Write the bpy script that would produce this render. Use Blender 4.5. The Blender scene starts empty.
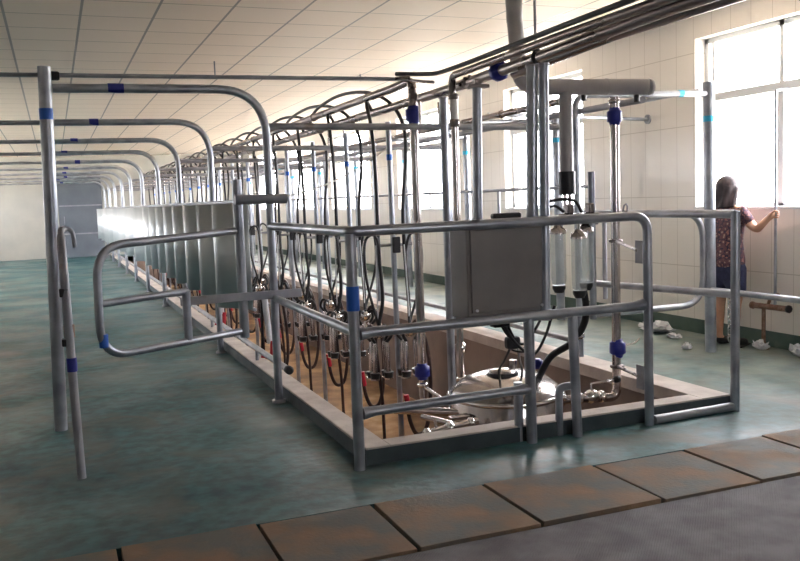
import bpy, bmesh, math, random
from mathutils import Vector, Matrix
random.seed(7)
SC = bpy.context.scene
COL = SC.collection
PI = math.pi

# ------------------------------------------------------------------ materials
def mat(name, c1, c2=None, c3=None, rough=.5, metal=0., nscale=4., bump=0., bscale=30., rvar=0., emis=None,
        detail=6., alpha=None, lo=.35, hi=.65, stretch=(1, 1, 1), spec=.5, trans=0.):
    m = bpy.data.materials.new(name); m.use_nodes = True
    nt = m.node_tree; N = nt.nodes; L = nt.links
    b = N['Principled BSDF']
    b.inputs['Base Color'].default_value = (*c1, 1)
    b.inputs['Roughness'].default_value = rough
    b.inputs['Metallic'].default_value = metal
    b.inputs['Specular IOR Level'].default_value = spec
    b.inputs['Transmission Weight'].default_value = trans
    tc = N.new('ShaderNodeTexCoord'); mp = N.new('ShaderNodeMapping'); mp.inputs['Scale'].default_value = stretch
    L.new(tc.outputs['Object'], mp.inputs['Vector'])
    if c2 or rvar:
        n = N.new('ShaderNodeTexNoise'); n.inputs['Scale'].default_value = nscale; n.inputs['Detail'].default_value = detail
        L.new(mp.outputs['Vector'], n.inputs['Vector'])
        r = N.new('ShaderNodeValToRGB'); cr = r.color_ramp
        cr.elements[0].position = lo; cr.elements[1].position = hi
        cr.elements[0].color = (*c1, 1); cr.elements[1].color = (*(c2 or c1), 1)
        if c3:
            e = cr.elements.new(min(.98, hi + .12)); e.color = (*c3, 1)
        L.new(n.outputs['Fac'], r.inputs['Fac']); L.new(r.outputs['Color'], b.inputs['Base Color'])
        if rvar:
            mr = N.new('ShaderNodeMapRange'); mr.inputs['To Min'].default_value = rough - rvar; mr.inputs['To Max'].default_value = rough + rvar
            mr.inputs['From Min'].default_value = .3; mr.inputs['From Max'].default_value = .7
            L.new(n.outputs['Fac'], mr.inputs['Value']); L.new(mr.outputs['Result'], b.inputs['Roughness'])
    if bump:
        n2 = N.new('ShaderNodeTexNoise'); n2.inputs['Scale'].default_value = bscale; n2.inputs['Detail'].default_value = 4
        L.new(tc.outputs['Object'], n2.inputs['Vector'])
        bp = N.new('ShaderNodeBump'); bp.inputs['Strength'].default_value = bump; bp.inputs['Distance'].default_value = .01
        L.new(n2.outputs['Fac'], bp.inputs['Height']); L.new(bp.outputs['Normal'], b.inputs['Normal'])
    return m

GALV = mat('galvanised_steel', (.27, .29, .335), (.46, .49, .54), rough=.36, metal=.68, nscale=5, detail=3, bscale=60)
GALVOLD = mat('weathered_galvanised_steel', (.28, .29, .32), (.42, .42, .45), (.30, .24, .2), rough=.52, metal=.6, nscale=5, detail=3)
STAIN = mat('stainless_steel', (.46, .42, .41), (.62, .58, .57), rough=.2, metal=1., nscale=5, rvar=.06)
STAINDK = mat('dull_stainless_steel', (.18, .155, .15), (.30, .265, .26), rough=.28, metal=.9, nscale=4, rvar=.1, stretch=(1, .3, 1))
SHEET = mat('stainless_sheet', (.62, .67, .70), (.78, .81, .83), rough=.5, metal=.7, nscale=3, rvar=.08, stretch=(1, 1, .2))
CHROME = mat('chrome', (.8, .8, .8), rough=.1, metal=1.)
BLUE = mat('blue_plastic', (.012, .02, .23), rough=.4)
BLUETAPE = mat('blue_tape', (.015, .12, .55), rough=.5)
CYANTAPE = mat('cyan_tape', (.03, .4, .62), rough=.5)
RUBBER = mat('black_rubber', (.012, .012, .014), rough=.42)
BRNRUB = mat('dark_brown_rubber', (.03, .012, .01), rough=.4)
RED = mat('red_plastic', (.45, .012, .03), rough=.4)
PVC = mat('grey_pvc', (.32, .31, .315), (.37, .36, .36), rough=.45, nscale=6)
BOXM = mat('grey_painted_cabinet', (.165, .15, .145), (.195, .18, .17), rough=.45, nscale=5)
WHITEP = mat('white_plastic', (.75, .76, .78), (.6, .62, .66), rough=.35, nscale=20)
FRAMEW = mat('white_window_frame', (.72, .74, .76), rough=.4)
RUST = mat('rusty_steel', (.18, .09, .05), (.3, .2, .15), (.1, .05, .03), rough=.7, metal=.3, nscale=25)
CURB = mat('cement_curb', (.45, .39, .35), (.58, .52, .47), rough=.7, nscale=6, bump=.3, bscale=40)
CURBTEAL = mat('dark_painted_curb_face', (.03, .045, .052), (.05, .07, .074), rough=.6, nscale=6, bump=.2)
PITWALL = mat('brown_pit_plaster', (.20, .145, .12), (.26, .195, .16), rough=.75, nscale=3, bump=.3, bscale=25)
PITFLOOR = mat('ochre_pit_floor', (.24, .13, .06), (.50, .32, .17), (.66, .50, .32), rough=.6, nscale=2.6, detail=9, lo=.38, hi=.6, rvar=.15, bump=.4, bscale=18)
DOORM = mat('grey_steel_door', (.10, .12, .15), (.14, .16, .19), rough=.55, nscale=2)
HOSECLR = mat('clear_plastic_hose', (.75, .74, .7), rough=.25, spec=.7)
SKIN = mat('skin', (.52, .28, .18), (.58, .33, .22), rough=.55, nscale=10)
HAIR = mat('dark_hair', (.02, .012, .014), (.05, .03, .03), rough=.45, nscale=40, stretch=(1, 1, .1))
NAVY = mat('navy_cloth', (.015, .018, .06), (.03, .035, .09), rough=.85, nscale=30)
SHOE = mat('black_shoe', (.012, .012, .014), rough=.5)
EYEM = mat('eye', (.02, .015, .01), rough=.2)
LIPM = mat('lips', (.4, .12, .1), rough=.5)

def glass_mat(name, tint, frac, rough=.02):
    m = bpy.data.materials.new(name); m.use_nodes = True
    N = m.node_tree.nodes; L = m.node_tree.links; N.clear()
    o = N.new('ShaderNodeOutputMaterial'); t = N.new('ShaderNodeBsdfTransparent'); t.inputs['Color'].default_value = (*tint, 1)
    g = N.new('ShaderNodeBsdfPrincipled'); g.inputs['Roughness'].default_value = rough; g.inputs['Base Color'].default_value = (*tint, 1)
    mx = N.new('ShaderNodeMixShader'); mx.inputs['Fac'].default_value = frac
    L.new(t.outputs[0], mx.inputs[1]); L.new(g.outputs[0], mx.inputs[2]); L.new(mx.outputs[0], o.inputs['Surface'])
    return m
PANE = glass_mat('window_glass', (.97, .98, .98), .06)
JARGLASS = glass_mat('jar_glass', (.93, .96, .96), .22, .08)

def floral():
    m = mat('floral_blouse', (.05, .03, .05), rough=.9)
    N = m.node_tree.nodes; L = m.node_tree.links; b = N['Principled BSDF']
    tc = N.new('ShaderNodeTexCoord'); v = N.new('ShaderNodeTexVoronoi'); v.inputs['Scale'].default_value = 26
    n = N.new('ShaderNodeTexNoise'); n.inputs['Scale'].default_value = 30
    L.new(tc.outputs['Object'], v.inputs['Vector']); L.new(tc.outputs['Object'], n.inputs['Vector'])
    r = N.new('ShaderNodeValToRGB'); cr = r.color_ramp; cr.interpolation = 'CONSTANT'
    cr.elements[0].color = (.42, .30, .24, 1); cr.elements[1].position = .38; cr.elements[1].color = (.13, .06, .07, 1)
    e = cr.elements.new(.62); e.color = (.035, .025, .05, 1); e = cr.elements.new(.75); e.color = (.3, .14, .12, 1)
    mx = N.new('ShaderNodeMath'); mx.operation = 'ADD'; ml = N.new('ShaderNodeMath'); ml.operation = 'MULTIPLY'; ml.inputs[1].default_value = .7
    L.new(v.outputs['Distance'], ml.inputs[0]); L.new(ml.outputs[0], mx.inputs[0])
    m2 = N.new('ShaderNodeMath'); m2.operation = 'MULTIPLY'; m2.inputs[1].default_value = .45; L.new(n.outputs['Fac'], m2.inputs[0])
    L.new(m2.outputs[0], mx.inputs[1]); L.new(mx.outputs[0], r.inputs['Fac']); L.new(r.outputs['Color'], b.inputs['Base Color'])
    return m
FLORAL = floral()

def nodes_of(m):
    return m.node_tree.nodes, m.node_tree.links, m.node_tree.nodes['Principled BSDF']

def floor_mat():
    m = mat('teal_painted_concrete', (.03, .07, .07), rough=.4)
    N, L, b = nodes_of(m)
    geo = N.new('ShaderNodeTexCoord')
    def noise(sc, det=6, st=(1, 1, 1), dist=0.):
        mp = N.new('ShaderNodeMapping'); mp.inputs['Scale'].default_value = st; L.new(geo.outputs['Object'], mp.inputs['Vector'])
        n = N.new('ShaderNodeTexNoise'); n.inputs['Scale'].default_value = sc; n.inputs['Detail'].default_value = det; n.inputs['Distortion'].default_value = dist
        L.new(mp.outputs['Vector'], n.inputs['Vector']); return n
    def ramp(n, p0, c0, p1, c1):
        r = N.new('ShaderNodeValToRGB'); r.color_ramp.elements[0].position = p0; r.color_ramp.elements[0].color = (*c0, 1)
        r.color_ramp.elements[1].position = p1; r.color_ramp.elements[1].color = (*c1, 1); L.new(n.outputs['Fac'], r.inputs['Fac']); return r
    base = ramp(noise(1.1, 8), .32, (.015, .078, .092), .7, (.038, .145, .152))
    fine = ramp(noise(11, 12), .38, (.55, .57, .6), .64, (1.25, 1.22, 1.18))
    mul = N.new('ShaderNodeMixRGB'); mul.blend_type = 'MULTIPLY'; mul.inputs['Fac'].default_value = 1
    L.new(base.outputs['Color'], mul.inputs[1]); L.new(fine.outputs['Color'], mul.inputs[2])
    st = ramp(noise(1.7, 9, (1, .8, 1), 1.2), .50, (0, 0, 0), .68, (1, 1, 1))
    mx = N.new('ShaderNodeMixRGB'); L.new(st.outputs['Color'], mx.inputs['Fac'])
    L.new(mul.outputs['Color'], mx.inputs[1]); mx.inputs[2].default_value = (.085, .10, .085, 1)
    st2 = ramp(noise(.8, 9, (.7, 1.3, 1), .6), .56, (0, 0, 0), .7, (.6, .6, .6))
    mx2 = N.new('ShaderNodeMixRGB'); L.new(st2.outputs['Color'], mx2.inputs['Fac']); L.new(mx.outputs['Color'], mx2.inputs[1]); mx2.inputs[2].default_value = (.21, .27, .26, 1)
    sx = N.new('ShaderNodeSeparateXYZ'); L.new(geo.outputs['Object'], sx.inputs[0])      # strong window light painted into the right lane as paler, patchy colour
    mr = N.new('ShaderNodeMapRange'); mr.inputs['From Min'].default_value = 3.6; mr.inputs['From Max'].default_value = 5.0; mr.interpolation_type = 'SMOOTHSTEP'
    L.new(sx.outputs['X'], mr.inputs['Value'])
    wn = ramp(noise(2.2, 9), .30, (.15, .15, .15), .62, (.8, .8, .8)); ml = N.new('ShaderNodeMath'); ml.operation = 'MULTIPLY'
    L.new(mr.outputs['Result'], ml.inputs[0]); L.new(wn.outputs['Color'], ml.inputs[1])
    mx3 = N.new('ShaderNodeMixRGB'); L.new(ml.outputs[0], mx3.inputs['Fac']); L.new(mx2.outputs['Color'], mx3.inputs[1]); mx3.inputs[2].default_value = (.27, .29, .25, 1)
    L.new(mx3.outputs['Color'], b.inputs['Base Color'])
    rr = N.new('ShaderNodeMapRange'); rr.inputs['From Min'].default_value = .35; rr.inputs['From Max'].default_value = .65
    rr.inputs['To Min'].default_value = .36; rr.inputs['To Max'].default_value = .62
    nr = noise(1.3, 6); L.new(nr.outputs['Fac'], rr.inputs['Value']); L.new(rr.outputs['Result'], b.inputs['Roughness'])
    nb = noise(14, 8); bp = N.new('ShaderNodeBump'); bp.inputs['Strength'].default_value = .35; bp.inputs['Distance'].default_value = .01
    L.new(nb.outputs['Fac'], bp.inputs['Height']); L.new(bp.outputs['Normal'], b.inputs['Normal'])
    return m
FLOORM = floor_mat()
SLABM = mat('rust_stained_concrete', (.115, .115, .10), (.235, .15, .085), (.29, .20, .13), rough=.74, nscale=3.0, detail=10, bump=.25, bscale=60, rvar=.12, lo=.40, hi=.58)

def apron_mat():
    m = mat('grey_ribbed_concrete', (.08, .072, .08), (.15, .138, .15), rough=.7, nscale=6)
    N, L, b = nodes_of(m)
    tc = N.new('ShaderNodeTexCoord'); mp = N.new('ShaderNodeMapping'); mp.inputs['Rotation'].default_value = (0, 0, .75)
    L.new(tc.outputs['Object'], mp.inputs['Vector'])
    w = N.new('ShaderNodeTexWave'); w.inputs['Scale'].default_value = 30; w.inputs['Distortion'].default_value = 3; w.inputs['Detail'].default_value = 2
    L.new(mp.outputs['Vector'], w.inputs['Vector'])
    bp = N.new('ShaderNodeBump'); bp.inputs['Strength'].default_value = .3; bp.inputs['Distance'].default_value = .006
    L.new(w.outputs['Fac'], bp.inputs['Height']); L.new(bp.outputs['Normal'], b.inputs['Normal'])
    return m
APRONM = apron_mat()

def ceiling_mat():
    # square 0.6 m lay-in tiles between thin strips
    m = mat('ceiling_tiles', (.70, .65, .57), rough=.55)
    N, L, b = nodes_of(m)
    tc = N.new('ShaderNodeTexCoord'); sp = N.new('ShaderNodeSeparateXYZ'); L.new(tc.outputs['Object'], sp.inputs[0])
    def line(sock, off, w, per=.6):
        a = N.new('ShaderNodeMath'); a.operation = 'ADD'; a.inputs[1].default_value = -off + 60; L.new(sock, a.inputs[0])
        md = N.new('ShaderNodeMath'); md.operation = 'MODULO'; md.inputs[1].default_value = per; L.new(a.outputs[0], md.inputs[0])
        lt = N.new('ShaderNodeMath'); lt.operation = 'LESS_THAN'; lt.inputs[1].default_value = w; L.new(md.outputs[0], lt.inputs[0]); return lt
    lx = line(sp.outputs['X'], .32, .022); ly = line(sp.outputs['Y'], .2, .017)
    n = N.new('ShaderNodeTexNoise'); n.inputs['Scale'].default_value = .9; L.new(tc.outputs['Object'], n.inputs['Vector'])
    r = N.new('ShaderNodeValToRGB'); r.color_ramp.elements[0].color = (.70, .60, .52, 1); r.color_ramp.elements[1].color = (.78, .68, .59, 1)
    L.new(n.outputs['Fac'], r.inputs['Fac'])
    m1 = N.new('ShaderNodeMixRGB'); L.new(ly.outputs[0], m1.inputs['Fac']); L.new(r.outputs['Color'], m1.inputs[1]); m1.inputs[2].default_value = (.30, .26, .22, 1)
    m2 = N.new('ShaderNodeMixRGB'); L.new(lx.outputs[0], m2.inputs['Fac']); L.new(m1.outputs['Color'], m2.inputs[1]); m2.inputs[2].default_value = (.26, .25, .24, 1)
    L.new(m2.outputs['Color'], b.inputs['Base Color'])
    return m
CEILM = ceiling_mat()

def tile_mat():
    # upright glazed tiles 0.25 x 0.70 on the walls running along Y and X
    m = mat('glazed_wall_tiles', (.72, .69, .62), rough=.28)
    N, L, b = nodes_of(m)
    tc = N.new('ShaderNodeTexCoord'); sp = N.new('ShaderNodeSeparateXYZ'); L.new(tc.outputs['Object'], sp.inputs[0])
    ad = N.new('ShaderNodeMath'); ad.operation = 'ADD'; L.new(sp.outputs['X'], ad.inputs[0]); L.new(sp.outputs['Y'], ad.inputs[1])
    def line(sock, off, w, per):
        a = N.new('ShaderNodeMath'); a.operation = 'ADD'; a.inputs[1].default_value = -off + 50 * per; L.new(sock, a.inputs[0])
        md = N.new('ShaderNodeMath'); md.operation = 'MODULO'; md.inputs[1].default_value = per; L.new(a.outputs[0], md.inputs[0])
        lt = N.new('ShaderNodeMath'); lt.operation = 'LESS_THAN'; lt.inputs[1].default_value = w; L.new(md.outputs[0], lt.inputs[0]); return lt
    lh = line(ad.outputs[0], .05, .006, .25); lz = line(sp.outputs['Z'], .66, .008, .695)
    n = N.new('ShaderNodeTexNoise'); n.inputs['Scale'].default_value = 2.5; n.inputs['Detail'].default_value = 5; L.new(tc.outputs['Object'], n.inputs['Vector'])
    r = N.new('ShaderNodeValToRGB'); r.color_ramp.elements[0].color = (.74, .71, .66, 1); r.color_ramp.elements[1].color = (.83, .80, .75, 1); L.new(n.outputs['Fac'], r.inputs['Fac'])
    mm = N.new('ShaderNodeMath'); mm.operation = 'MAXIMUM'; L.new(lh.outputs[0], mm.inputs[0]); L.new(lz.outputs[0], mm.inputs[1])
    m1 = N.new('ShaderNodeMixRGB'); L.new(mm.outputs[0], m1.inputs['Fac']); L.new(r.outputs['Color'], m1.inputs[1]); m1.inputs[2].default_value = (.56, .53, .48, 1)
    L.new(m1.outputs['Color'], b.inputs['Base Color'])
    return m
TILEM = tile_mat()
GREENSK = mat('green_painted_skirting', (.055, .105, .085), (.09, .14, .12), (.17, .18, .15), rough=.5, nscale=4)
PLASTER = mat('pale_plaster', (.36, .355, .33), (.42, .41, .37), rough=.7, nscale=1.5)
GROUND = mat('pale_yard_ground', (.62, .58, .50), (.55, .52, .43), rough=.9, nscale=.4)

# ------------------------------------------------------------------ geometry
class MB:
    def __init__(s): s.v = []; s.f = []; s.sm = []
    def add(s, vs, fs, smooth=False):
        o = len(s.v); s.v += [tuple(v) for v in vs]
        for f in fs: s.f.append(tuple(i + o for i in f)); s.sm.append(smooth)
        return s
    def box(s, x0, x1, y0, y1, z0, z1):
        vs = [(x, y, z) for x in (x0, x1) for y in (y0, y1) for z in (z0, z1)]
        return s.add(vs, [(0, 1, 3, 2), (4, 6, 7, 5), (0, 4, 5, 1), (2, 3, 7, 6), (0, 2, 6, 4), (1, 5, 7, 3)])
    def bbox(s, x0, x1, y0, y1, z0, z1, r=.01):
        bm = bmesh.new(); bmesh.ops.create_cube(bm, size=1)
        for v in bm.verts:
            v.co = Vector(((x0 + x1) / 2 + v.co.x * (x1 - x0), (y0 + y1) / 2 + v.co.y * (y1 - y0), (z0 + z1) / 2 + v.co.z * (z1 - z0)))
        bmesh.ops.bevel(bm, geom=bm.edges[:], offset=r, segments=2, affect='EDGES', profile=.5)
        bm.verts.index_update()
        s.add([v.co[:] for v in bm.verts], [[v.index for v in f.verts] for f in bm.faces]); bm.free(); return s
    def tube(s, pts, r, n=12, caps=True, ry=None, closed=False):
        P = [Vector(p) for p in pts]; m = len(P)
        rs = r if isinstance(r, (list, tuple)) else [r] * m
        T = []
        for i in range(m):
            if closed: t = P[(i + 1) % m] - P[i - 1]
            elif i == 0: t = P[1] - P[0]
            elif i == m - 1: t = P[-1] - P[-2]
            else: t = (P[i + 1] - P[i]).normalized() + (P[i] - P[i - 1]).normalized()
            T.append(t.normalized() if t.length > 1e-9 else Vector((0, 0, 1)))
        u = T[0].orthogonal().normalized()
        if abs(T[0].z) < .9: u = (Vector((0, 0, 1)) - T[0] * T[0].z).normalized()
        vs = []
        for i in range(m):
            u = (u - T[i] * u.dot(T[i])).normalized(); w = T[i].cross(u)
            k = 1.
            for j in range(n):
                a = 2 * PI * j / n
                vs.append(P[i] + (u * math.cos(a) * (ry or 1) + w * math.sin(a)) * rs[i] * k)
        fs = []
        for i in range(m if closed else m - 1):
            i2 = (i + 1) % m
            for j in range(n):
                fs.append((i * n + j, i * n + (j + 1) % n, i2 * n + (j + 1) % n, i2 * n + j))
        s.add(vs, fs, True)
        if caps and not closed:
            s.add(vs[:n], [tuple(range(n))[::-1]]); s.add(vs[-n:], [tuple(range(n))])
        return s
    def lathe(s, prof, c=(0, 0, 0), axis='z', n=24, sx=1., sy=1.):
        vs = []; k = len(prof)
        for r, h in prof:
            for j in range(n):
                a = 2 * PI * j / n; x, y = r * math.cos(a) * sx, r * math.sin(a) * sy
                p = {'z': (x, y, h), 'y': (x, h, y), 'x': (h, x, y)}[axis]
                vs.append((p[0] + c[0], p[1] + c[1], p[2] + c[2]))
        fs = [(i * n + j, i * n + (j + 1) % n, (i + 1) * n + (j + 1) % n, (i + 1) * n + j) for i in range(k - 1) for j in range(n)]
        s.add(vs, fs, True); s.add(vs[:n], [tuple(range(n))]); s.add(vs[-n:], [tuple(range(n))]); return s
    def build(s, name, m, parent=None, loc=None):
        me = bpy.data.meshes.new(name); me.from_pydata(s.v, [], s.f); me.update()
        me.polygons.foreach_set('use_smooth', s.sm)
        bm = bmesh.new(); bm.from_mesh(me); bmesh.ops.recalc_face_normals(bm, faces=bm.faces); bm.to_mesh(me); bm.free()
        me.materials.append(m)
        o = bpy.data.objects.new(name, me); COL.objects.link(o)
        if parent is not None: o.parent = parent
        if loc: o.location = loc
        return o

def fil(pts, r, k=7):
    """polyline with rounded corners"""
    P = [Vector(p) for p in pts]; out = [P[0]]
    for i in range(1, len(P) - 1):
        a = (P[i - 1] - P[i]); b = (P[i + 1] - P[i]); rr = min(r if not isinstance(r, (list, tuple)) else r[i - 1], a.length * .49, b.length * .49)
        a.normalize(); b.normalize(); p0 = P[i] + a * rr; p2 = P[i] + b * rr
        for j in range(k + 1):
            t = j / k
            # quadratic pulled a little towards a circular arc
            out.append(p0.lerp(P[i], t).lerp(P[i].lerp(p2, t), t))
    out.append(P[-1]); return out

def spl(pts, k=8):
    P = [Vector(p) for p in pts]; P = [P[0] * 2 - P[1]] + P + [P[-1] * 2 - P[-2]]; out = []
    for i in range(1, len(P) - 2):
        for j in range(k):
            t = j / k; a, b, c, d = P[i - 1:i + 3]
            out.append(.5 * ((2 * b) + (c - a) * t + (2 * a - 5 * b + 4 * c - d) * t * t + (3 * b - a - 3 * c + d) * t ** 3))
    out.append(P[-2]); return out

def tag(o, label, cat, group=None, kind=None):
    if label: o['label'] = label
    if cat: o['category'] = cat
    if group: o['group'] = group
    if kind: o['kind'] = kind
    return o
def thing(name, label, cat, loc=(0, 0, 0), group=None, rz=0.):
    o = bpy.data.objects.new(name, None); COL.objects.link(o); o.location = loc; o.rotation_euler.z = rz
    o.empty_display_size = .1
    return tag(o, label, cat, group)
def struct(o): o['kind'] = 'structure'; return o
def T(pts, r, **k): return MB().tube(pts, r, **k)
def ring(c, axis, r, L, n=16):
    """short collar / tape of radius r and length L about a point"""
    return MB().lathe([(r, -L / 2), (r, L / 2)], c, axis, n)
def nut(c, axis, r, L):
    return MB().lathe([(r * .62, -L / 2), (r * .75, -L * .34), (r, -L * .28), (r, L * .28), (r * .75, L * .34), (r * .62, L / 2)], c, axis, 8)
def copy_thing(src, name=None):
    c = src.copy(); COL.objects.link(c)
    for ch in [o for o in bpy.data.objects if o.parent == src]:
        d = ch.copy(); COL.objects.link(d); d.parent = c
        for g in [o for o in bpy.data.objects if o.parent == ch]:
            e = g.copy(); COL.objects.link(e); e.parent = d
    return c
ORD = ['first', 'second', 'third', 'fourth', 'fifth', 'sixth', 'seventh', 'eighth', 'ninth', 'tenth', 'eleventh', 'twelfth']

# ------------------------------------------------------------------ the hall
XL, XR, YN, YF, H = -3.6, 5.9, -2.6, 28.5, 3.10
PX0, PX1, PY0, PY1, PZ = 1.62, 3.82, 4.50, 27.0, -.93      # pit, inner faces
# floor slab with the pit opening and the channel under the cover slabs left as a shallow tray
fl = MB()
CX0, CX1, CY0, CY1 = -1.06, 5.56, 3.175, 3.79
for x0, x1, y0, y1 in ((XL, XR, CY1, PY0 - .02), (XL, PX0 - .02, PY0 - .02, PY1), (PX1 + .02, XR, PY0 - .02, PY1), (XL, XR, PY1, YF),
                       (XL, CX0, CY0, CY1), (CX1, XR, CY0, CY1)):
    fl.box(x0, x1, y0, y1, -.15, 0)
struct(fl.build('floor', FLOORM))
struct(MB().box(XL, XR, YN, CY0, -.15, .0).build('floor.001', APRONM))
struct(MB().box(CX0, CX1, CY0, CY1, -.15, -.06).build('floor.002', mat('dark_channel', (.02, .02, .02), rough=.8)))
struct(MB().box(PX0 - .1, PX1 + .1, PY0 - .1, PY1 + .1, PZ - .1, PZ).build('floor_pit', PITFLOOR))
struct(MB().box(PX0 - .12, PX0, PY0 - .02, PY1, PZ, -.0).build('wall_pit_left', PITWALL))
struct(MB().box(PX1, PX1 + .12, PY0 - .02, PY1, PZ, -.0).build('wall_pit_right', PITWALL))
struct(MB().box(PX0 - .12, PX1 + .12, PY0 - .12, PY0, PZ, -.0).build('wall_pit_front', PITWALL))
struct(MB().box(PX0 - .12, PX1 + .12, PY1, PY1 + .12, PZ, -.0).build('wall_pit_back', PITWALL))
# raised curb round the pit: pale cement top, dark painted outer face
CZ = .095
def curb(n, x0, x1, y0, y1, face):
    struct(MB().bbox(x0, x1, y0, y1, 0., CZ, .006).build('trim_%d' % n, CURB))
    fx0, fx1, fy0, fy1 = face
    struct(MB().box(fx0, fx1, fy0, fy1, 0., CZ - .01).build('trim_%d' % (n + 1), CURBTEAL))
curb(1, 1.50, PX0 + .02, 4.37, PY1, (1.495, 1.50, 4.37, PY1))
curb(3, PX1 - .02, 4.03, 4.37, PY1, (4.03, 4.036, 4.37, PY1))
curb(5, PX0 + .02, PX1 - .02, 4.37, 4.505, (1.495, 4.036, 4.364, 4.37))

def wall_y(name, x0, x1, wins, material):
    """wall running along Y with window openings (y0,y1,z0,z1)"""
    mb = MB(); y = YN
    for y0, y1, z0, z1 in wins:
        mb.box(x0, x1, y, y0, 0, H); mb.box(x0, x1, y0, y1, 0, z0); mb.box(x0, x1, y0, y1, z1, H); y = y1
    mb.box(x0, x1, y, YF, 0, H)
    return struct(mb.build(name, material))
WZ0, WZ1 = 1.235, 2.88
winR = [(a_, b_, WZ0, WZ1) for a_, b_ in ((4.95, 6.88), (8.82, 10.75), (12.5, 14.8), (16.3, 18.9), (20.2, 22.9), (24.1, 26.8))]
winL = [(14.2 + 3.87 * i, 16.1 + 3.87 * i, WZ0, WZ1) for i in range(4)]
wall_y('wall_right', XR, XR + .24, winR, TILEM)
wall_y('wall_left', XL - .24, XL, winL, TILEM)
struct(MB().box(XL - .24, XR + .24, YF, YF + .2, 0, H).build('wall_back', PLASTER))
fw = MB()                                                  # unseen wall behind the camera; window opening added to light the front posts
FILL_WIN = [(3.2, 4.0)]
x_ = XL - .24
for a_, b_ in FILL_WIN:
    fw.box(x_, a_, YN - .2, YN, 0, H); fw.box(a_, b_, YN - .2, YN, 0, WZ0); fw.box(a_, b_, YN - .2, YN, WZ1, H); x_ = b_
fw.box(x_, XR + .24, YN - .2, YN, 0, H)
struct(fw.build('wall_front', PLASTER))
for q_, (a_, b_) in enumerate(FILL_WIN):
    w_ = MB(); m_ = (a_ + b_) / 2
    for c0, c1 in ((a_, a_ + .05), (b_ - .05, b_), (m_ - .025, m_ + .025)): w_.box(c0, c1, YN - .15, YN - .1, WZ0, WZ1)
    for c0, c1 in ((WZ0, WZ0 + .05), (WZ1 - .05, WZ1), (2.27, 2.33)): w_.box(a_, b_, YN - .155, YN - .095, c0, c1)
    w_ = struct(w_.build('window_%d' % (20 + q_), FRAMEW))  # added window out of view, fill for the front posts
    MB().box(a_ + .04, b_ - .04, YN - .128, YN - .122, WZ0 + .04, WZ1 - .04).build('pane', PANE, w_)
struct(MB().box(XL - .24, XR + .24, YN - .2, YF + .2, H, H + .12).build('ceiling', CEILM))
struct(MB().box(XR - .014, XR, YN, YF, 0, .14).build('baseboard_right', GREENSK))
struct(MB().box(XL, XL + .014, YN, YF, 0, .16).build('baseboard_left', GREENSK))
def window(n, xin, sgn, y0, y1):
    """aluminium window set back in the reveal; sgn = outward direction"""
    xc = xin + sgn * .15; a, b = sorted((xc - .03, xc + .03)); mb = MB(); ym = (y0 + y1) / 2
    mb.box(a, b, y0, y0 + .05, WZ0, WZ1); mb.box(a, b, y1 - .05, y1, WZ0, WZ1)
    mb.box(a, b, y0, y1, WZ0, WZ0 + .05); mb.box(a, b, y0, y1, WZ1 - .05, WZ1)
    mb.box(a, b, ym - .025, ym + .025, WZ0, WZ1); mb.box(a - .015, b + .015, y0, y1, 2.27, 2.345)
    mb.box(a + .01, b - .01, y0 + .05, y0 + .09, WZ0, 2.27); mb.box(a + .01, b - .01, ym + .025, ym + .06, WZ0, 2.27); mb.box(a + .01, b - .01, y1 - .12, y1 - .085, WZ0, WZ1)
    w = struct(mb.build('window_%d' % n, FRAMEW))
    MB().box(xc - .003, xc + .003, y0 + .04, y1 - .04, WZ0 + .04, WZ1 - .04).build('pane', PANE, w)
    s0, s1 = sorted((xin - sgn * .02, xin + sgn * .12))
    MB().bbox(s0, s1, y0 - .0, y1 + .0, WZ0 - .002, WZ0 + .02, .004).build('window_sill', FRAMEW, w)
k = 1
for w in winR: window(k, XR, 1, w[0], w[1]); k += 1
for w in winL: window(k, XL, -1, w[0], w[1]); k += 1
g_ = MB().box(XR + .24, 60, -60, 90, -.5, -.3).box(-60, XL - .24, -60, 90, -.5, -.3).box(XL - .24, XR + .24, -60, YN - .2, -.5, -.3).box(XL - .24, XR + .24, YF + .2, 90, -.5, -.3)
struct(g_.build('ground', GROUND))
# tall dark steel door in the far wall
d = struct(MB().bbox(.16, 1.43, YF - .08, YF - .002, 0, 2.52, .008).build('door_1', DOORM))
MB().box(.18, 1.41, YF - .1, YF - .08, 1.56, 1.60).box(.18, 1.41, YF - .1, YF - .08, .7, .74).build('door_rail', GALVOLD, d)
T(fil([(.3, YF - .1, 1.0), (.3, YF - .16, 1.0), (.3, YF - .16, 1.25), (.3, YF - .1, 1.25)], .03), .012, n=8).build('door_handle', GALVOLD, d)

# row of cover slabs over the drain channel
xs = [-1.05 + .6 * i for i in range(12)]
names = ['', '', 'first', 'second', 'third', 'fourth', 'fifth', 'sixth', 'seventh', 'eighth', '', '']
XJ = [-1.04, -.44, .16, .76, 1.31, 1.90, 2.55, 3.135, 3.70, 4.28, 4.88]
slab_lbl = ['', 'dark drain slab at the lower left corner of the photo', 'second drain slab from the lower left corner of the photo',
            'brown drain slab directly before the front corner post of the rail', 'rusty drain slab before the lowest rail bar, right of the corner post',
            'drain slab before the two close rail uprights and the bent stub', 'drain slab in front of the rail post whose top bends over',
            'drain slab in front of the outermost right hand rail post', 'last drain slab at the right edge of the photo']
for i in range(1, 9):
    x0, x1 = XJ[i] + .008, XJ[i + 1] - .012
    o = MB().bbox(0, x1 - x0, 0, .575, -.055, .008 + .004 * ((i * 7) % 3) / 2, .003).build('drain_slab', SLABM, loc=(x0, 3.19 + .006 * (i % 3), 0))
    o.rotation_euler.z = random.uniform(-.006, .006)
    tag(o, slab_lbl[i], 'slab', 'concrete slabs covering the drain channel')

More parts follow.
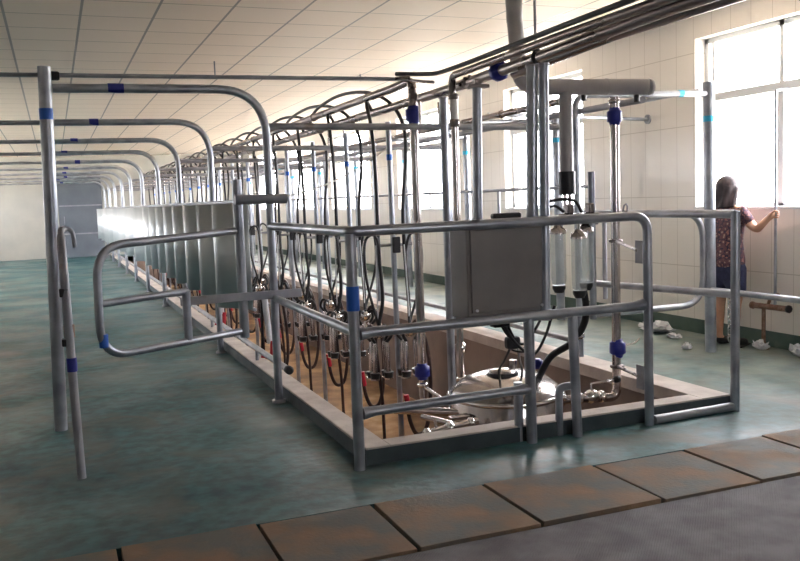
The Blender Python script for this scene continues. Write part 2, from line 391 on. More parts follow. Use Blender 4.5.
# ------------------------------------------------------------------ stall arches
YA = [6.1, 8.43, 10.72, 12.94, 15.37, 17.7, 20.0, 22.4, 24.7, 27.0]
where = ['first', 'second', 'third', 'fourth', 'fifth', 'sixth', 'seventh', 'eighth', 'ninth', 'farthest']
for i, y in enumerate(YA):
    yy = y - .03 if i == 0 else y
    t = thing('stall_arch', 'galvanised pipe arch over the left cow lane, %s from the camera' % where[i], 'pipe arch', (-.02, yy, 0), 'pipe arches over the left cow lane')
    T([(-.03, 0, 0), (.03, 0, 2.37)], .041, n=16).build('outer_post', GALV, t)
    T(fil([(.07, 0, 2.235), (1.46, 0.02, 2.245), (1.455, 0.03, 0)], .34, 10), .03, n=14).build('bent_pipe', GALV, t)
    ring((.022, 0, 2.07), 'z', .0425, .07).build('tape', BLUETAPE, t)
    xt = (.46, .42, .3, .22, .45, .3, .3, .35, .2, .3)[i]
    ring((xt, .005, 2.24), 'x', .032, .10 if i == 0 else .08).build('tape', BLUE, t)
    if i: T([(-2.6, 0, 2.24), (-.02, 0, 2.235)], .022, n=10).build('tie_bar', GALVOLD, t)
    MB().lathe([(.05, 0), (.05, .02), (.036, .022)], (1.455, .03, 0), 'z', 14).build('foot_collar', GALVOLD, t)
whereR = ['behind the grey pvc drop pipe', 'second from the camera', 'third from the camera', 'fourth from the camera', 'fifth from the camera', 'sixth from the camera', 'seventh from the camera', 'far down the hall', 'near the far wall', 'against the far wall']
for i, y in enumerate(YA):
    t = thing('stall_arch', 'right lane pipe arch with cyan tape, %s' % whereR[i], 'pipe arch', (5.29, y - .1 if i == 0 else y, 0), 'pipe arches over the right cow lane')
    T([(.015, 0, 0), (0, 0, 2.34)], .048, n=16).build('outer_post', GALV, t)
    T(fil([(-.03, 0, 2.245), (-1.345, 0, 2.22), (-1.335, 0, 0)], .13, 8), .028, n=14).build('bent_pipe', GALV, t)
    ring((.002, 0, 2.03), 'z', .0495, .05).build('tape', CYANTAPE, t)
    ring((-.3, 0, 2.241), 'x', .030, .05).build('tape', CYANTAPE, t)
    MB().lathe([(.05, 0), (.05, .02), (.036, .022)], (-1.33, 0, 0), 'z', 14).build('foot_collar', GALVOLD, t)
# cross beams between left and right arches (carry the milk lines)
for i, y in enumerate(YA):
    t = thing('cross_beam', 'dark horizontal pipe across the pit at shoulder height of the arches, %s from the camera' % where[i], 'beam', (1.44, y + .04 if i else y + .02, 1.97), 'cross pipes over the pit')
    T([(.03, 0, .02), (2.49, -.06 if i == 0 else 0, -.0)], .025, n=12).build('pipe', GALVOLD, t)
    for xo in (1.20, 1.36): T([(xo, 0, .02), (xo, 0, .2)], .012, n=8).build('pipe_hanger', STAIN, t)
T_ = thing('overhead_rod', 'thin dark rod running across under the ceiling above the first arch', 'rod', (0, 6.2, 2.33))
T([(-3.6, 0, -.015), (2.58, 0, .02)], .015, n=10).build('rod', GALVOLD, T_)
MB().lathe([(.024, -.03), (.03, -.02), (.03, .02), (.024, .03)], (.07, -.01, -.0), 'x', 10).build('clamp', RUBBER, T_)
for x in (1.12, 2.2): T([(x, 0, .0), (x, 0, .12 if x < 2 else .05)], .005, n=6).build('stud', GALVOLD, T_)
T([(2.58, -.05, .03), (2.45, 0, .02), (2.8, 0, .0)], .013, n=8).build('rod_end', STAINDK, T_)

# long side rails
def rail(name, label, pts, r, m=GALVOLD, cat='rail'):
    return tag(T(pts, r, n=10).build(name, m), label, cat)
t = thing('side_rail', 'low galvanised pipe with a black end cap along the left curb of the pit', 'rail', (1.555, 6.25, 0))
T([(0, 0, .2), (0, 20.5, .2)], .024, n=10).build('pipe', GALVOLD, t)
MB().lathe([(.018, -.035), (.032, -.028), (.032, .02)], (0, 0, .2), 'y', 14).build('end_cap', RUBBER, t)
for k in range(9): T([(0, 1.1 + 2.3 * k, .09), (0, 1.1 + 2.3 * k, .2)], .015, n=8).build('foot', GALVOLD, t)
rail('side_rail', 'low pipe running along the floor beside the right curb of the pit', [(4.0, 6.05, .2), (4.0, 27, .2)], .024)
rail('breast_rail', 'long horizontal pipe in front of the windows on the right', [(5.25, 7.75, 1.5), (5.25, 27, 1.5)], .02)
t = thing('rail_post', 'short upright post under the breast rail before the second window', 'post', (5.25, 9.75, 0))
T([(0, 0, 0), (0, 0, 1.5)], .02, n=10).build('post', GALVOLD, t)
rail('tie_rail', 'thin pale pipe joining the tops of the posts along the tiled wall', [(5.29, 6.1, 2.285), (5.29, 27, 2.285)], .018, GALV)
rail('lower_wall_rail', 'bright galvanised pipe passing in front of the person at knee height', [(5.27, 5.94, .555), (5.27, 3.4, .555)], .026, GALV)
t = thing('wall_brace', 'white pipe with a round flange reaching to the tiled wall', 'brace', (5.9, 7.6, 2.18))
T([(-.02, 0, 0), (-1.9, 0, .05)], .018, n=10).build('pipe', GALV, t)
MB().lathe([(.05, -.018), (.05, 0)], (0, 0, 0), 'x', 14).build('flange', GALVOLD, t)

# corrugated stainless rump shield
sh = MB(); rows = []
y = 6.62; N_ = int((26.8 - y) / .05); vs = []; zt = lambda y: 1.465; fs = []
for s_, off in ((0, 0.), (1, .006)):
    for i in range(N_ + 1):
        yy = 6.62 + i * .05; ph = (yy - 6.62) / .56 * 2 * PI
        pr_ = .84 if yy < 13.34 else 1.68
        ph = (yy - 6.62) / pr_ * 2 * PI
        x = 1.32 + .10 * math.cos(ph) * (1 + .4 * (pr_ > 1)) - .03 * math.cos(2 * ph) - off
        vs += [(x, yy, .62), (x, yy, 1.455)]
M_ = (N_ + 1) * 2
for i in range(N_):
    a = i * 2; fs += [(a, a + 1, a + 3, a + 2), (M_ + a, M_ + a + 2, M_ + a + 3, M_ + a + 1), (a + 1, M_ + a + 1, M_ + a + 3, a + 3), (a, a + 2, M_ + a + 2, M_ + a)]
fs += [(0, M_, M_ + 1, 1), (2 * N_, 2 * N_ + 1, M_ + 2 * N_ + 1, M_ + 2 * N_)]
sh.add(vs, fs, True)
t = thing('splash_shield', 'long wavy stainless steel panel behind the left row of stalls', 'panel', (0, 0, 0))
sh.build('corrugated_sheet', SHEET, t)
T([(1.40, 6.6, 1.47), (1.40, 26.8, 1.47)], .014, n=8).build('top_rail', GALV, t)
T([(1.40, 6.6, .63), (1.40, 26.8, .63)], .014, n=8).build('bottom_rail', GALV, t)

# ------------------------------------------------------------------ gates
t = thing('swing_gate', 'U shaped galvanised pipe gate standing open across the left lane', 'gate', (1.21, 6.1, 0))
T([(.0, .0, .50), (0.0, 0, 1.62)], .034, n=14).build('hinge_post', GALV, t)
g = [(-.02, 0, 1.262), (-.99, -.62, 1.225), (-1.0, -.63, .555), (-.02, 0, .545)]
g = [Vector(p) for p in g]
T(fil(g, .2, 10), .026, n=14).build('gate_frame', GALV, t)
T([(-.99, -.62, .88), (-.42, -.26, .885)], .024, n=12).build('middle_rail', GALV, t)
T([(-.43, -.27, .56), (-.43, -.27, .89)], .028, n=12).build('strut', GALV, t)
ring((-.98, -.62, .655), 'z', .0275, .08).build('tape', BLUETAPE, t)
MB().bbox(-.44, .42, -.05, -.028, .765, .825, .004).build('latch_bar', GALVOLD, t)
T([(-.03, -.06, 1.48), (.34, -.05, 1.475)], .034, n=14).build('hinge_arm', GALVOLD, t)
t = thing('swing_gate', 'U shaped grey pipe gate closed across the right lane near the person', 'gate', (3.98, 6.02, 0))
T(fil([(0, 0, 1.235), (1.26, 0, 1.235), (1.26, 0, .42), (0, 0, .43)], .25, 10), .028, n=14).build('gate_frame', GALVOLD, t)
T([(.24, .0, .55), (.24, .0, 1.23)], .02, n=12).build('strut', GALVOLD, t)

# ------------------------------------------------------------------ front guard rail
t = thing('guard_rail', 'galvanised three bar guard rail round the front corner of the pit', 'railing', (1.44, 4.32, 0))
R_ = .0285
T(fil([(1.47, 2.0, 0)][:0] + [(.0, 1.76, 1.283), (.0, .0, 1.283), (1.89, -.01, 1.29), (1.885, -.02, 0)], [.035, .11]), R_, n=14).build('top_rail', GALV, t)
T([(.0, 0, 0), (-.0, 0, 1.27)], R_ + .002, n=14).build('post', GALV, t)
T([(.0, 0, .75), (.0, 1.76, .765)], .027, n=14).build('side_rail', GALV, t)
T([(.03, 0, .735), (.1, 0, .742), (1.79, -.01, .745), (1.86, -.01, .75)], [.036, R_, R_, .037], n=14).build('middle_rail', GALV, t)
T([(.03, 0, .305), (.1, 0, .31), (.95, .0, .32), (1.05, 0, .32)], [.036, R_ - .002, R_ - .002, .034], n=14).build('lower_rail', GALV, t)
T([(1.065, -.0, 0), (1.06, 0, .735)], .031, n=14).build('post', GALV, t)
T([(1.02, .07, 0), (1.02, .07, .35)], .028, n=12).build('short_post', GALV, t)
T([(1.365, -.02, 0), (1.355, 0, .74)], .029, n=14).build('post', GALV, t)
T(fil([(1.285, .055, 0), (1.285, .05, .29), (1.35, .02, .30)], .05), .024, n=12).build('bent_stub', GALV, t)
ring((0, 0, .93), 'z', .0345, .13).build('tape', BLUETAPE, t)
MB().bbox(1.85, 1.857, -.01, .06, .22, .37, .002).build('lower_bracket_plate', GALVOLD, t)
MB().bbox(1.85, 1.857, -.01, .06, 1.0, 1.14, .002).build('upper_bracket_plate', GALVOLD, t)
T([(1.72, 0, 1.31), (1.73, 0, 1.355), (1.745, 0, 1.365), (1.755, 0, 1.35), (1.75, 0, 1.31)], .006, n=6).build('hook', GALVOLD, t)
t = thing('guard_rail', 'outermost right hand rail frame with a tube lying on the floor', 'railing', (4.02, 4.32, 0))
T([(-.005, 0, 0), (0, 0, 1.29)], R_ + .001, n=14).build('post', GALV, t)
T([(0, 0, 1.27), (-.0, 1.74, 1.27)], .028, n=14).build('top_rail', GALV, t)
T([(0, 0, .755), (0.0, 1.74, .70)], .026, n=14).build('middle_rail', GALV, t)
T([(-.66, -.02, .028), (-.03, 0, .028)], .028, n=12).build('floor_tube', GALVOLD, t)

# left foreground leaning pipe
t = thing('leaning_pipe', 'slim rusty white pipe leaning before the big left post, blue band near its foot', 'pipe', (.045, 4.9, 0))
pp = [Vector((.0, 0, 0)), Vector((-.008, .04, .55)), Vector((-.012, .09, 1.03)), Vector((-.015, .2, 1.3))]
T(spl([pp[0], pp[1], pp[2], pp[3], (.0, .28, 1.345), (.045, .3, 1.33), (.055, .3, 1.24)]), [.024] * 25 + [.018] * 9 + [.012] * 15, n=12).build('pipe', GALVOLD, t)
ring((-.008, .045, .62), 'z', .027, .075).build('blue_band', BLUE, t)
ring((-.008, .07, .80), 'z', .0275, .07).build('rust_patch', RUST, t)
MB().bbox(-.045, .0, .065, .12, .985, 1.03, .006).build('clamp', RUBBER, t)
MB().bbox(-.05, -.01, .04, .1, .72, .76, .006).build('clamp', RUBBER, t)

# ------------------------------------------------------------------ pit equipment: posts
def post(label, x, y, z0, z1, r, lean=0., tape=None):
    t = thing('support_post', label, 'post', (x, y, 0))
    T([(0, 0, z0), (lean, 0, z1)], r, n=16).build('post', GALV, t)
    ring((lean, 0, z1 + .004), 'z', r + .006, .012).build('post_cap', GALVOLD, t)
    return t
post('galvanised post with a cut top in the pit left of the steel cabinet', 2.73, 5.89, PZ, 2.17, .030)
p = thing('support_post', 'galvanised post rising from the top of the grey cabinet', 'post', (2.345, 4.645, 0))
T([(0, 0, .78), (.03, 0, 2.08)], .028, n=16).build('post', GALV, p)
MB().bbox(-.04, .10, -.03, .03, 2.08, 2.10, .004).build('saddle', STAINDK, p)
MB().lathe([(.02, -.02), (.026, 0), (.02, .02)], (.03, 0, 2.115), 'x', 10).build('clamp', STAINDK, p)
post('left one of the two tall galvanised posts standing close together at the front', 2.578, 4.385, 1.29, 2.17, .034, .02)
post('right one of the two tall galvanised posts standing close together at the front', 2.655, 4.39, .70, 2.18, .030, .02)

# grey control cabinet
t = thing('control_cabinet', 'square grey steel cabinet mounted behind the front guard rail', 'cabinet', (2.15, 4.39, .74))
MB().bbox(0, .525, 0, .22, 0, .555, .008).build('cabinet_body', BOXM, t)
MB().bbox(.02, .505, -.012, 0, .04, .52, .005).build('cabinet_door', BOXM, t)
for x in (.05, .475): MB().lathe([(.009, -.02), (.009, -.012)], (x, 0, .055), 'y', 8).build('bolt', WHITEP, t)
MB().bbox(-.02, .54, .05, .19, .555, .565, .003).build('top_plate', GALVOLD, t)
o = MB().bbox(.0, .19, 0, .05, 0, .035, .014).build('black_tool_handle', RUBBER, loc=(2.36, 4.45, 1.306))
tag(o, 'small black handle lying on top of the grey cabinet', 'handle')

# cables under the cabinet
t = thing('cable_bundle', 'tangled black cables looping below the grey cabinet to the tank lid', 'cable', (2.45, 4.6, .7))
def cab(pts, r=.009, name='cable'): T(spl(pts, 8), r, n=8).build(name, RUBBER, t)
cab([(.03, 0, .05), (.05, 0, -.05), (.11, .04, -.16), (.16, .22, -.30), (.24, .45, -.42), (.36, .66, -.565)])
cab([(.05, 0, .05), (.07, 0, -.05), (.16, .06, -.18), (.34, .35, -.34), (.47, .55, -.46), (.52, .66, -.58)])
cab([(.0, 0, .03), (.07, .02, -.1), (.2, .05, -.18), (.32, .1, -.1), (.35, .05, .02), (.3, .02, .07)])
cab([(.03, 0, -.02), (.12, 0, -.16), (.24, .0, -.24), (.36, .05, -.14), (.4, .0, .05)])
cab([(.1, .1, -.16), (.15, .1, -.22), (.25, .1, -.24), (.3, .1, -.2)], .006)
MB().bbox(-.04, .07, -.03, .04, -.05, .0, .012).build('cable_knot', RUBBER, t)
MB().bbox(.07, .16, .0, .07, -.2, -.12, .02).build('cable_knot', RUBBER, t)

# ------------------------------------------------------------------ receiver tank
t = thing('receiver_tank', 'domed stainless steel tank in the pit below the cabinet', 'tank', (2.9, 5.35, PZ))
z0 = -PZ
MB().lathe([(.36, 0.12), (.39, .16), (.40, .3), (.40, z0 + .02), (.385, z0 + .04)], (0, 0, 0), 'z', 40).build('tank_body', STAIN, t)
MB().lathe([(.41, z0 + .03), (.425, z0 + .045), (.41, z0 + .06)], (0, 0, 0), 'z', 40).build('clamp_ring', CHROME, t)
MB().lathe([(.40, z0 + .05), (.38, z0 + .09), (.30, z0 + .15), (.18, z0 + .19), (.02, z0 + .205)], (0, 0, 0), 'z', 40).build('lid', STAIN, t)
MB().lathe([(.105, z0 + .185), (.115, z0 + .195), (.105, z0 + .21)], (-.05, -.05, 0), 'z', 24).build('hatch_gasket', RUBBER, t)
MB().lathe([(.095, z0 + .20), (.085, z0 + .225), (.04, z0 + .235), (.01, z0 + .237)], (-.05, -.05, 0), 'z', 24).build('hatch', STAIN, t)
T([(.05, -.02, z0 + .22), (.05, -.02, z0 + .28)], .03, n=10).build('hatch_knob', STAIN, t)
for a in (0, 2.1, 4.2): T([(.33 * math.cos(a), .33 * math.sin(a), 0), (.33 * math.cos(a), .33 * math.sin(a), .14)], .025, n=10).build('leg', STAIN, t)
for a in (-1.9, -.9): MB().lathe([(.012, -.02), (.022, -.01), (.022, .01), (.012, .02)], (.43 * math.cos(a), .43 * math.sin(a), z0 + .045), 'z', 8).build('lid_clamp', CHROME, t)
nut((.20, -.10, z0 + .25), 'z', .045, .07).build('blue_valve', BLUE, t)
MB().bbox(-.52, -.38, -.2, -.14, z0 - .06, z0 - .02, .01).build('side_bracket', STAIN, t)

# horizontal manifold from the left drop pipe to the tank
t = thing('milk_manifold', 'stainless manifold with valves joining the left drop pipe to the tank', 'pipe', (2.62, 6.1, -.06))
T(fil([(-.42, -.35, -.02), (-.3, -.45, -.02), (-.02, -.9, .03), (.0, -.92, .03)], .05), .028, n=14).build('pipe', STAIN, t)
T([(-.52, -1.12, .0), (-.12, -1.08, .03)], .026, n=14).build('pipe', STAIN, t)
T([(-.25, -1.1, .015), (-.35, -.7, .0)], .02, n=12).build('branch', STAIN, t)
nut((-.33, -1.1, .015), 'x', .042, .06).build('clamp', CHROME, t)
nut((-.17, -1.085, .02), 'x', .042, .05).build('clamp', CHROME, t)
nut((-.50, -1.12, .0), 'x', .04, .05).build('clamp', CHROME, t)
T([(-.42, -1.1, .0), (-.44, -1.12, .09)], .01, n=8).build('valve_lever', CHROME, t)
T(spl([(-.46, -1.1, -.02), (-.48, -1.0, -.35), (-.38, -.8, -.5), (-.28, -.9, -.3), (-.26, -1.05, -.02)]), .016, n=8).build('hose', RUBBER, t)

# ------------------------------------------------------------------ overhead pipelines
def pipeline(name, label, pts, r, m, joints=(), jr=None):
    t = thing(name, label, 'pipeline', pts[0])
    o = Vector(pts[0])
    T([Vector(p) - o for p in fil(pts, .09)], r, n=16).build('pipe', m, t)
    for j in joints:
        nut(Vector(j) - o, 'y', r * 1.35, .05).build('pipe_clamp', STAINDK, t)
    return t
pb = pipeline('milk_pipeline', 'thickest dull stainless overhead pipe, running along the whole pit', [(2.80, -2.6, 2.33), (2.80, 3.5, 2.305), (2.80, 4.6, 2.27), (2.80, 6.0, 2.24), (2.80, 27, 2.22)], .037, STAINDK,
              [(2.80, 5.6, 2.25), (2.80, 9.3, 2.236), (2.80, 13, 2.232)])
c = nut((0, 7.75, -.07), 'y', .066, .10); c.build('blue_clamp', BLUE, pb)
nut((0, 7.25, -.06), 'y', .05, .03).build('black_clamp', RUBBER, pb)
pipeline('milk_pipeline', 'overhead stainless pipe at left of bundle, ending in elbow above a blue joint', [(2.66, 6.3, 2.0), (2.66, 6.3, 2.36), (2.655, 6.7, 2.345), (2.64, 27, 2.30)], .035, STAINDK,
         [(2.652, 9.0, 2.34), (2.65, 12, 2.33)])
pipeline('wash_pipeline', 'stainless overhead pipe with its end bent down above the clear tube', [(2.725, 5.72, 2.17), (2.725, 5.72, 2.31), (2.725, 5.5, 2.31), (2.725, 4.3, 2.325), (2.725, -2.6, 2.35)], .026, STAINDK)
pipeline('vacuum_pipeline', 'dark pipe lowest on the right side of the overhead bundle', [(2.885, -2.6, 2.31), (2.885, 4.0, 2.285), (2.885, 5.1, 2.235)], .03, STAINDK)
pipeline('vacuum_pipeline', 'upper dark pipe over the right curb, passing behind the pvc header', [(3.93, 6.0, 2.10), (3.93, 6.05, 2.19), (3.93, 27, 2.19)][1:], .030, STAINDK, [(3.93, 7.2, 2.19), (3.93, 9.4, 2.19)])
pipeline('vacuum_pipeline', 'lower grey pipe over the right curb, below the upper dark one', [(3.99, 5.2, 2.09), (3.99, 27, 2.09)], .026, GALVOLD)
hz = [(2.55, 6.35, 2.41), (2.66, 6.1, 2.375), (2.70, 5.9, 2.355), (2.70, 5.5, 2.352), (2.71, 4.9, 2.362), (2.71, 4.2, 2.372), (2.70, 3.0, 2.38), (2.70, 1.0, 2.40), (2.7, -2.6, 2.41)]
o = T(spl(hz), .017, n=10).build('conduit_hose', mat('dark_grey_hose', (.07, .07, .075), rough=.5)); tag(o, 'dark grey hose lying wavily on top of the overhead pipes', 'hose')

# drop pipes
def drop(label, x, y, secs, joints, extra=None):
    t = thing('drop_pipe', label, 'pipe', (x, y, 0))
    for p in secs: T([Vector(q) for q in p[0]], p[1], n=16).build(p[3] if len(p) > 3 else 'pipe', p[2], t)
    for z, r, h, m in joints: nut((0, 0, z), 'z', r, h).build('blue_joint' if m is BLUE else 'joint', m, t)
    return t
t = drop('stainless drop pipe with blue joints above and below, left of the cabinet', 2.66, 6.3,
         [([(0, 0, 2.0), (0.0, 0, .02)], .035, STAIN), ([(0, 0, .02), (0, -.0, -.14), ], .03, STAIN, 'lower_pipe')],
         [(2.09, .065, .14, BLUE), (.06, .065, .13, BLUE), (-.05, .045, .05, CHROME)])
T([(0, 0, -.06), (.16, -.25, -.2)], .014, n=8).build('valve_arm', CHROME, t)
T(fil([(0, 0, -.1), (0, 0, -.2), (-.02, -.1, -.2), (-.05, -.4, -.14)], .06), .028, n=12).build('elbow', STAIN, t)
t = drop('stainless drop pipe with a short clear section near the top, left of the cabinet', 2.735, 5.72,
         [([(0, 0, 2.17), (0, 0, 2.14)], .028, STAIN), ([(0, 0, 2.14), (0, 0, 2.0)], .030, HOSECLR, 'clear_section'), ([(0, 0, 2.0), (-.01, 0, .05)], .027, STAIN)],
         [(2.16, .040, .05, STAINDK), (1.975, .040, .08, STAINDK), (.33, .036, .10, CHROME), (.10, .045, .05, CHROME)])
T([(-.01, 0, .36), (-.01, 0, .14)], .033, n=14).build('sleeve', STAIN, t)
t = drop('stainless drop pipe with blue joints hanging from the right end of the pvc header', 3.6, 5.0,
         [([(0.0, 0, 2.08), (-.01, 0, .12)], .031, STAIN), (fil([(-.01, 0, .14), (-.01, 0, .0), (-.34, 0, .03)], .1), .031, STAIN, 'elbow')],
         [(1.95, .052, .12, BLUE), (.35, .056, .13, BLUE)])
nut((-.005, 0, 2.05), 'z', .04, .04).build('joint', STAIN, t)
nut((-.005, 0, .22), 'z', .05, .03).build('bracket_clamp', STAINDK, t); nut((-.005, 0, 1.1), 'z', .05, .03).build('bracket_clamp', STAINDK, t)
T([(-.005, 0, .22), (-.31, -.64, .30)], .011, n=8).build('bracket_arm', STAINDK, t)
T([(-.005, 0, 1.1), (-.31, -.64, 1.08)], .011, n=8).build('bracket_arm', STAINDK, t)
T([(.03, 0, .36), (.15, .0, .37), (.19, 0, .40)], .007, n=6).build('joint_lever', CHROME, t)
nut((-.14, 0, .02), 'x', .045, .05).build('clamp', CHROME, t)
MB().lathe([(.03, -.05), (.05, -.02), (.05, .02), (.03, .05)], (-.22, 0, .03), 'x', 12).build('valve_body', CHROME, t)
T([(-.22, 0, .06), (-.22, 0, .12), (-.04, -.03, .135)], .009, n=8).build('valve_lever', CHROME, t)
MB().lathe([(.005, -.028), (.024, -.018), (.026, 0), (.024, .018), (.005, .028)], (-.03, -.03, .135), 'x', 10).build('valve_knob', RUBBER, t)
nut((-.32, 0, .03), 'x', .045, .04).build('clamp', CHROME, t)
T([(-.34, 0, .03), (-.42, .04, .02), (-.46, .1, -.06)], .03, n=12).build('outlet', STAIN, t)

# grey PVC header
t = thing('pvc_header', 'thick grey pvc pipe coming down from the ceiling and turning right', 'pipe', (0, 0, 0))
T(fil([(3.0, 5.33, 3.1), (3.06, 5.33, 2.18), (3.30, 5.2, 2.17), (3.87, 4.99, 2.15)], [.13, .02]), .055, n=20).build('main_pipe', PVC, t)
T([(3.335, 5.19, 2.15), (3.335, 5.19, 1.57)], [.046] * 2, n=18).build('drop_branch', PVC, t)
MB().lathe([(.0555, -.012), (.0575, -.01), (.0575, .01), (.0555, .012)], (3.6, 5.09, 2.16), 'x', 18).build('coupling', PVC, t)
MB().lathe([(.046, 0), (.057, .0), (.057, .15), (.046, .15)], (3.028, 5.33, 2.62), 'z', 18).build('coupling', PVC, t)
T([(3.335, 5.19, 1.59), (3.335, 5.19, 1.43)], .058, n=18).build('rubber_sleeve', RUBBER, t)
for dx in (-.02, .02): T([(3.335 + dx, 5.19, 1.46), (3.335 + dx, 5.19, 1.22)], .014, n=10).build('outlet', STAIN, t)
MB().lathe([(.058, -.01), (.058, .008)], (3.88, 4.985, 2.15), 'x', 18).build('end_rim', WHITEP, t)
MB().lathe([(.02, -.03), (.02, .03)], (3.8, 5.02, 2.08), 'z', 8).build('nozzle', RUBBER, t)
MB().lathe([(.018, -.02), (.018, .02)], (3.45, 5.14, 2.09), 'z', 8).build('nozzle', RUBBER, t)
o = T([(3.25, 5.43, 2.08), (3.25, 5.43, 3.1)], .011, n=8).build('ceiling_rod', GALVOLD); tag(o, 'thin rod hanging from the ceiling to the right of the pvc pipe', 'rod')

# glass receiver jars under the header
jl = ['left one of the three glass jars under the black sleeve', 'middle one of the three glass jars under the black sleeve', 'right one of the three glass jars under the black sleeve']
for i, (x, y, zt_) in enumerate(((3.085, 4.92, 1.195), (3.165, 4.80, 1.165), (3.305, 4.93, 1.195))):
    t = thing('receiver_jar', jl[i] + ', at head of the pit', 'jar', (x, y, zt_ - .36), 'glass jars')
    MB().lathe([(.02, 0), (.045, .01), (.05, .04), (.05, .33), (.046, .36)], (0, 0, 0), 'z', 20).build('glass', JARGLASS, t)
    MB().lathe([(.053, .34), (.053, .37), (.03, .385), (.02, .40)], (0, 0, 0), 'z', 20).build('lid', STAIN, t)
    MB().lathe([(.03, -.05), (.045, -.02), (.045, .0)], (0, 0, 0), 'z', 16).build('base_fitting', RUBBER, t)
    T([(0, 0, .38), (0, 0, .46)], .012, n=8).build('nozzle', CHROME, t)
t = thing('jar_manifold', 'dark valve block with curved black hoses above the glass jars', 'valve block', (3.2, 4.9, 1.27))
MB().bbox(-.08, .22, -.04, .08, -.03, .035, .012).build('block', STAINDK, t)
MB().bbox(-.06, -.02, -.03, .03, .03, .10, .01).build('valve', STAINDK, t); MB().bbox(.10, .14, -.03, .03, .03, .10, .01).build('valve', STAINDK, t)
T(spl([(-.24, .02, .0), (-.22, .02, .10), (-.12, .02, .13), (.0, 0, .12), (.06, 0, .04)]), .011, n=8).build('hose', RUBBER, t)
T(spl([(-.22, .05, .0), (-.2, .05, .06), (-.14, .02, .09), (-.08, 0, .05)]), .010, n=8).build('hose', RUBBER, t)
T([(.205, .1, -.7), (.205, .1, .31)], .024, n=12).build('support_tube', GALV, t)
MB().bbox(.185, .245, .08, .12, -.05, .03, .004).build('support_bracket', GALVOLD, t)
t = thing('drain_hose', 'thick black hose curving from the glass jars down to the tank', 'hose', (3.23, 4.85, .78))
T(spl([(.0, .0, .02), (.03, .02, -.1), (.03, .05, -.22), (-.02, .12, -.35), (-.11, .25, -.46), (-.15, .35, -.62)]), .024, n=12).build('hose', RUBBER, t)
nut((.02, .09, -.30), 'z', .034, .05).build('hose_clamp', CHROME, t)

# ------------------------------------------------------------------ milking points
def make_point_post():
    t = thing('milking_post', 'x', 'post', (0, 0, 0))
    T([(0, 0, PZ), (-.02, 0, 2.10)], .024, n=12).build('post', GALV, t)
    MB().lathe([(.06, 0), (.06, .012), (.03, .014)], (0, 0, PZ), 'z', 14).build('base_plate', GALVOLD, t)
    ring((-.018, 0, 1.80), 'z', .026, .05).build('tape', BLUETAPE, t)
    T([(-.16, 0, 1.05), (.16, 0, 1.05)], .014, n=8).build('hose_bracket', GALVOLD, t)
    MB().bbox(-.035, .035, -.06, -.02, .98, 1.12, .01).build('pulsator', RUBBER, t)
    return t
def make_cluster(s):
    """hanging milking unit on side s of its post, origin at post centre on z=0"""
    t = thing('milking_cluster', 'x', 'milking cluster', (0, 0, 0))
    cx = .075 if s > 0 else -.19
    cz = .30; cy = -.09 if s > 0 else -.03
    MB().lathe([(.015, -.05), (.045, -.035), (.06, 0), (.055, .03), (.03, .045), (.012, .06)], (cx, cy, cz), 'z', 16).build('claw_bowl', CHROME, t)
    T([(cx, cy, cz + .05), (cx, cy, cz + .2), (cx * .9, cy + .04, cz + .75)], .006, n=6).build('hanging_cord', WHITEP, t)
    for a in (.6, 2.4, 3.9, 5.5):
        dx, dy = math.cos(a), math.sin(a)
        b = Vector((cx + dx * .075, cy + dy * .065, cz - .08)); e = Vector((cx + dx * .085, cy + dy * .065, cz - .34))
        cup = T([b, b.lerp(e, .15), e], [.015, .024, .020], n=10).build('teat_cup', STAIN, t)
        T(spl([(cx + dx * .03, cy + dy * .03, cz + .03), (cx + dx * .09, cy + dy * .08, cz + .05), (cx + dx * .125, cy + dy * .105, cz - .02), b]), .0145, n=8).build('short_hose', RUBBER, cup)
        T([e, e + (e - b).normalized() * .05], [.046, .036], n=12).build('liner_mouth', RUBBER, cup)
        ring(e + (e - b).normalized() * .055, 'z', .04, .012).build('mouth_rim', CHROME, cup)
    # long milk hose: from the overhead line down past the claw in a loop
    if s > 0:
        hx = .085; top = [(-.05, 2.35, 2.33), (-.03, 1.95, 2.44), (.0, 1.3, 2.485), (.03, .6, 2.42), (.07, .15, 2.27), (.125, .0, 2.05), (.13, -.0, 1.75), (.085, -.01, 1.35)]
    else:
        hx = -.155; top = [(.075, .62, 2.24), (-.02, .5, 2.33), (-.10, .3, 2.28), (-.15, .08, 2.1), (-.158, .0, 1.85), (-.15, 0, 1.5), (-.15, 0, 1.25)]
    pts = top + [(hx, -.02, .95), (hx + .01, -.04, .6), (cx, cy - .01, cz + .06)]
    T(spl(pts, 7), .0165, n=9).build('milk_hose', RUBBER, t)
    x2 = cx + .08 * s
    if s > 0:
        T(spl([(cx, cy, cz - .02), (cx + .08, cy, cz + .08), (.24, cy, .1), (.25, cy, -.30), (.20, cy, -.58), (.11, cy, -.62), (.05, cy, -.50), (.02, cy, -.30)], 7), .0185, n=9).build('wash_hose', BRNRUB, t)
    else:
        T(spl([(cx, cy, cz - .02), (cx - .03, cy, cz - .1), (cx + .01, cy, -.3), (cx + .02, cy, -.7), (cx + .06, cy, PZ + .02)], 7), .015, n=9).build('wash_hose', BRNRUB, t)
    T(spl([(hx, -.03, .98), (hx + .03 * s, -.05, 1.12), (hx + .09 * s, -.05, 1.14), (hx + .14 * s, -.05, 1.05), (hx + .13 * s, -.05, .75), (cx, cy, cz + .06)], 7), .012, n=8).build('pulse_hose', RUBBER, t)
    if s > 0:
        T([(.02, cy, -.26), (.04, cy, -.40)], .024, n=8).build('red_sleeve', RED, t)
    return t
YP = [6.97 + 1.16 * i for i in range(17)]
pp0 = make_point_post(); cl = {-1: make_cluster(-1), 1: make_cluster(1)}
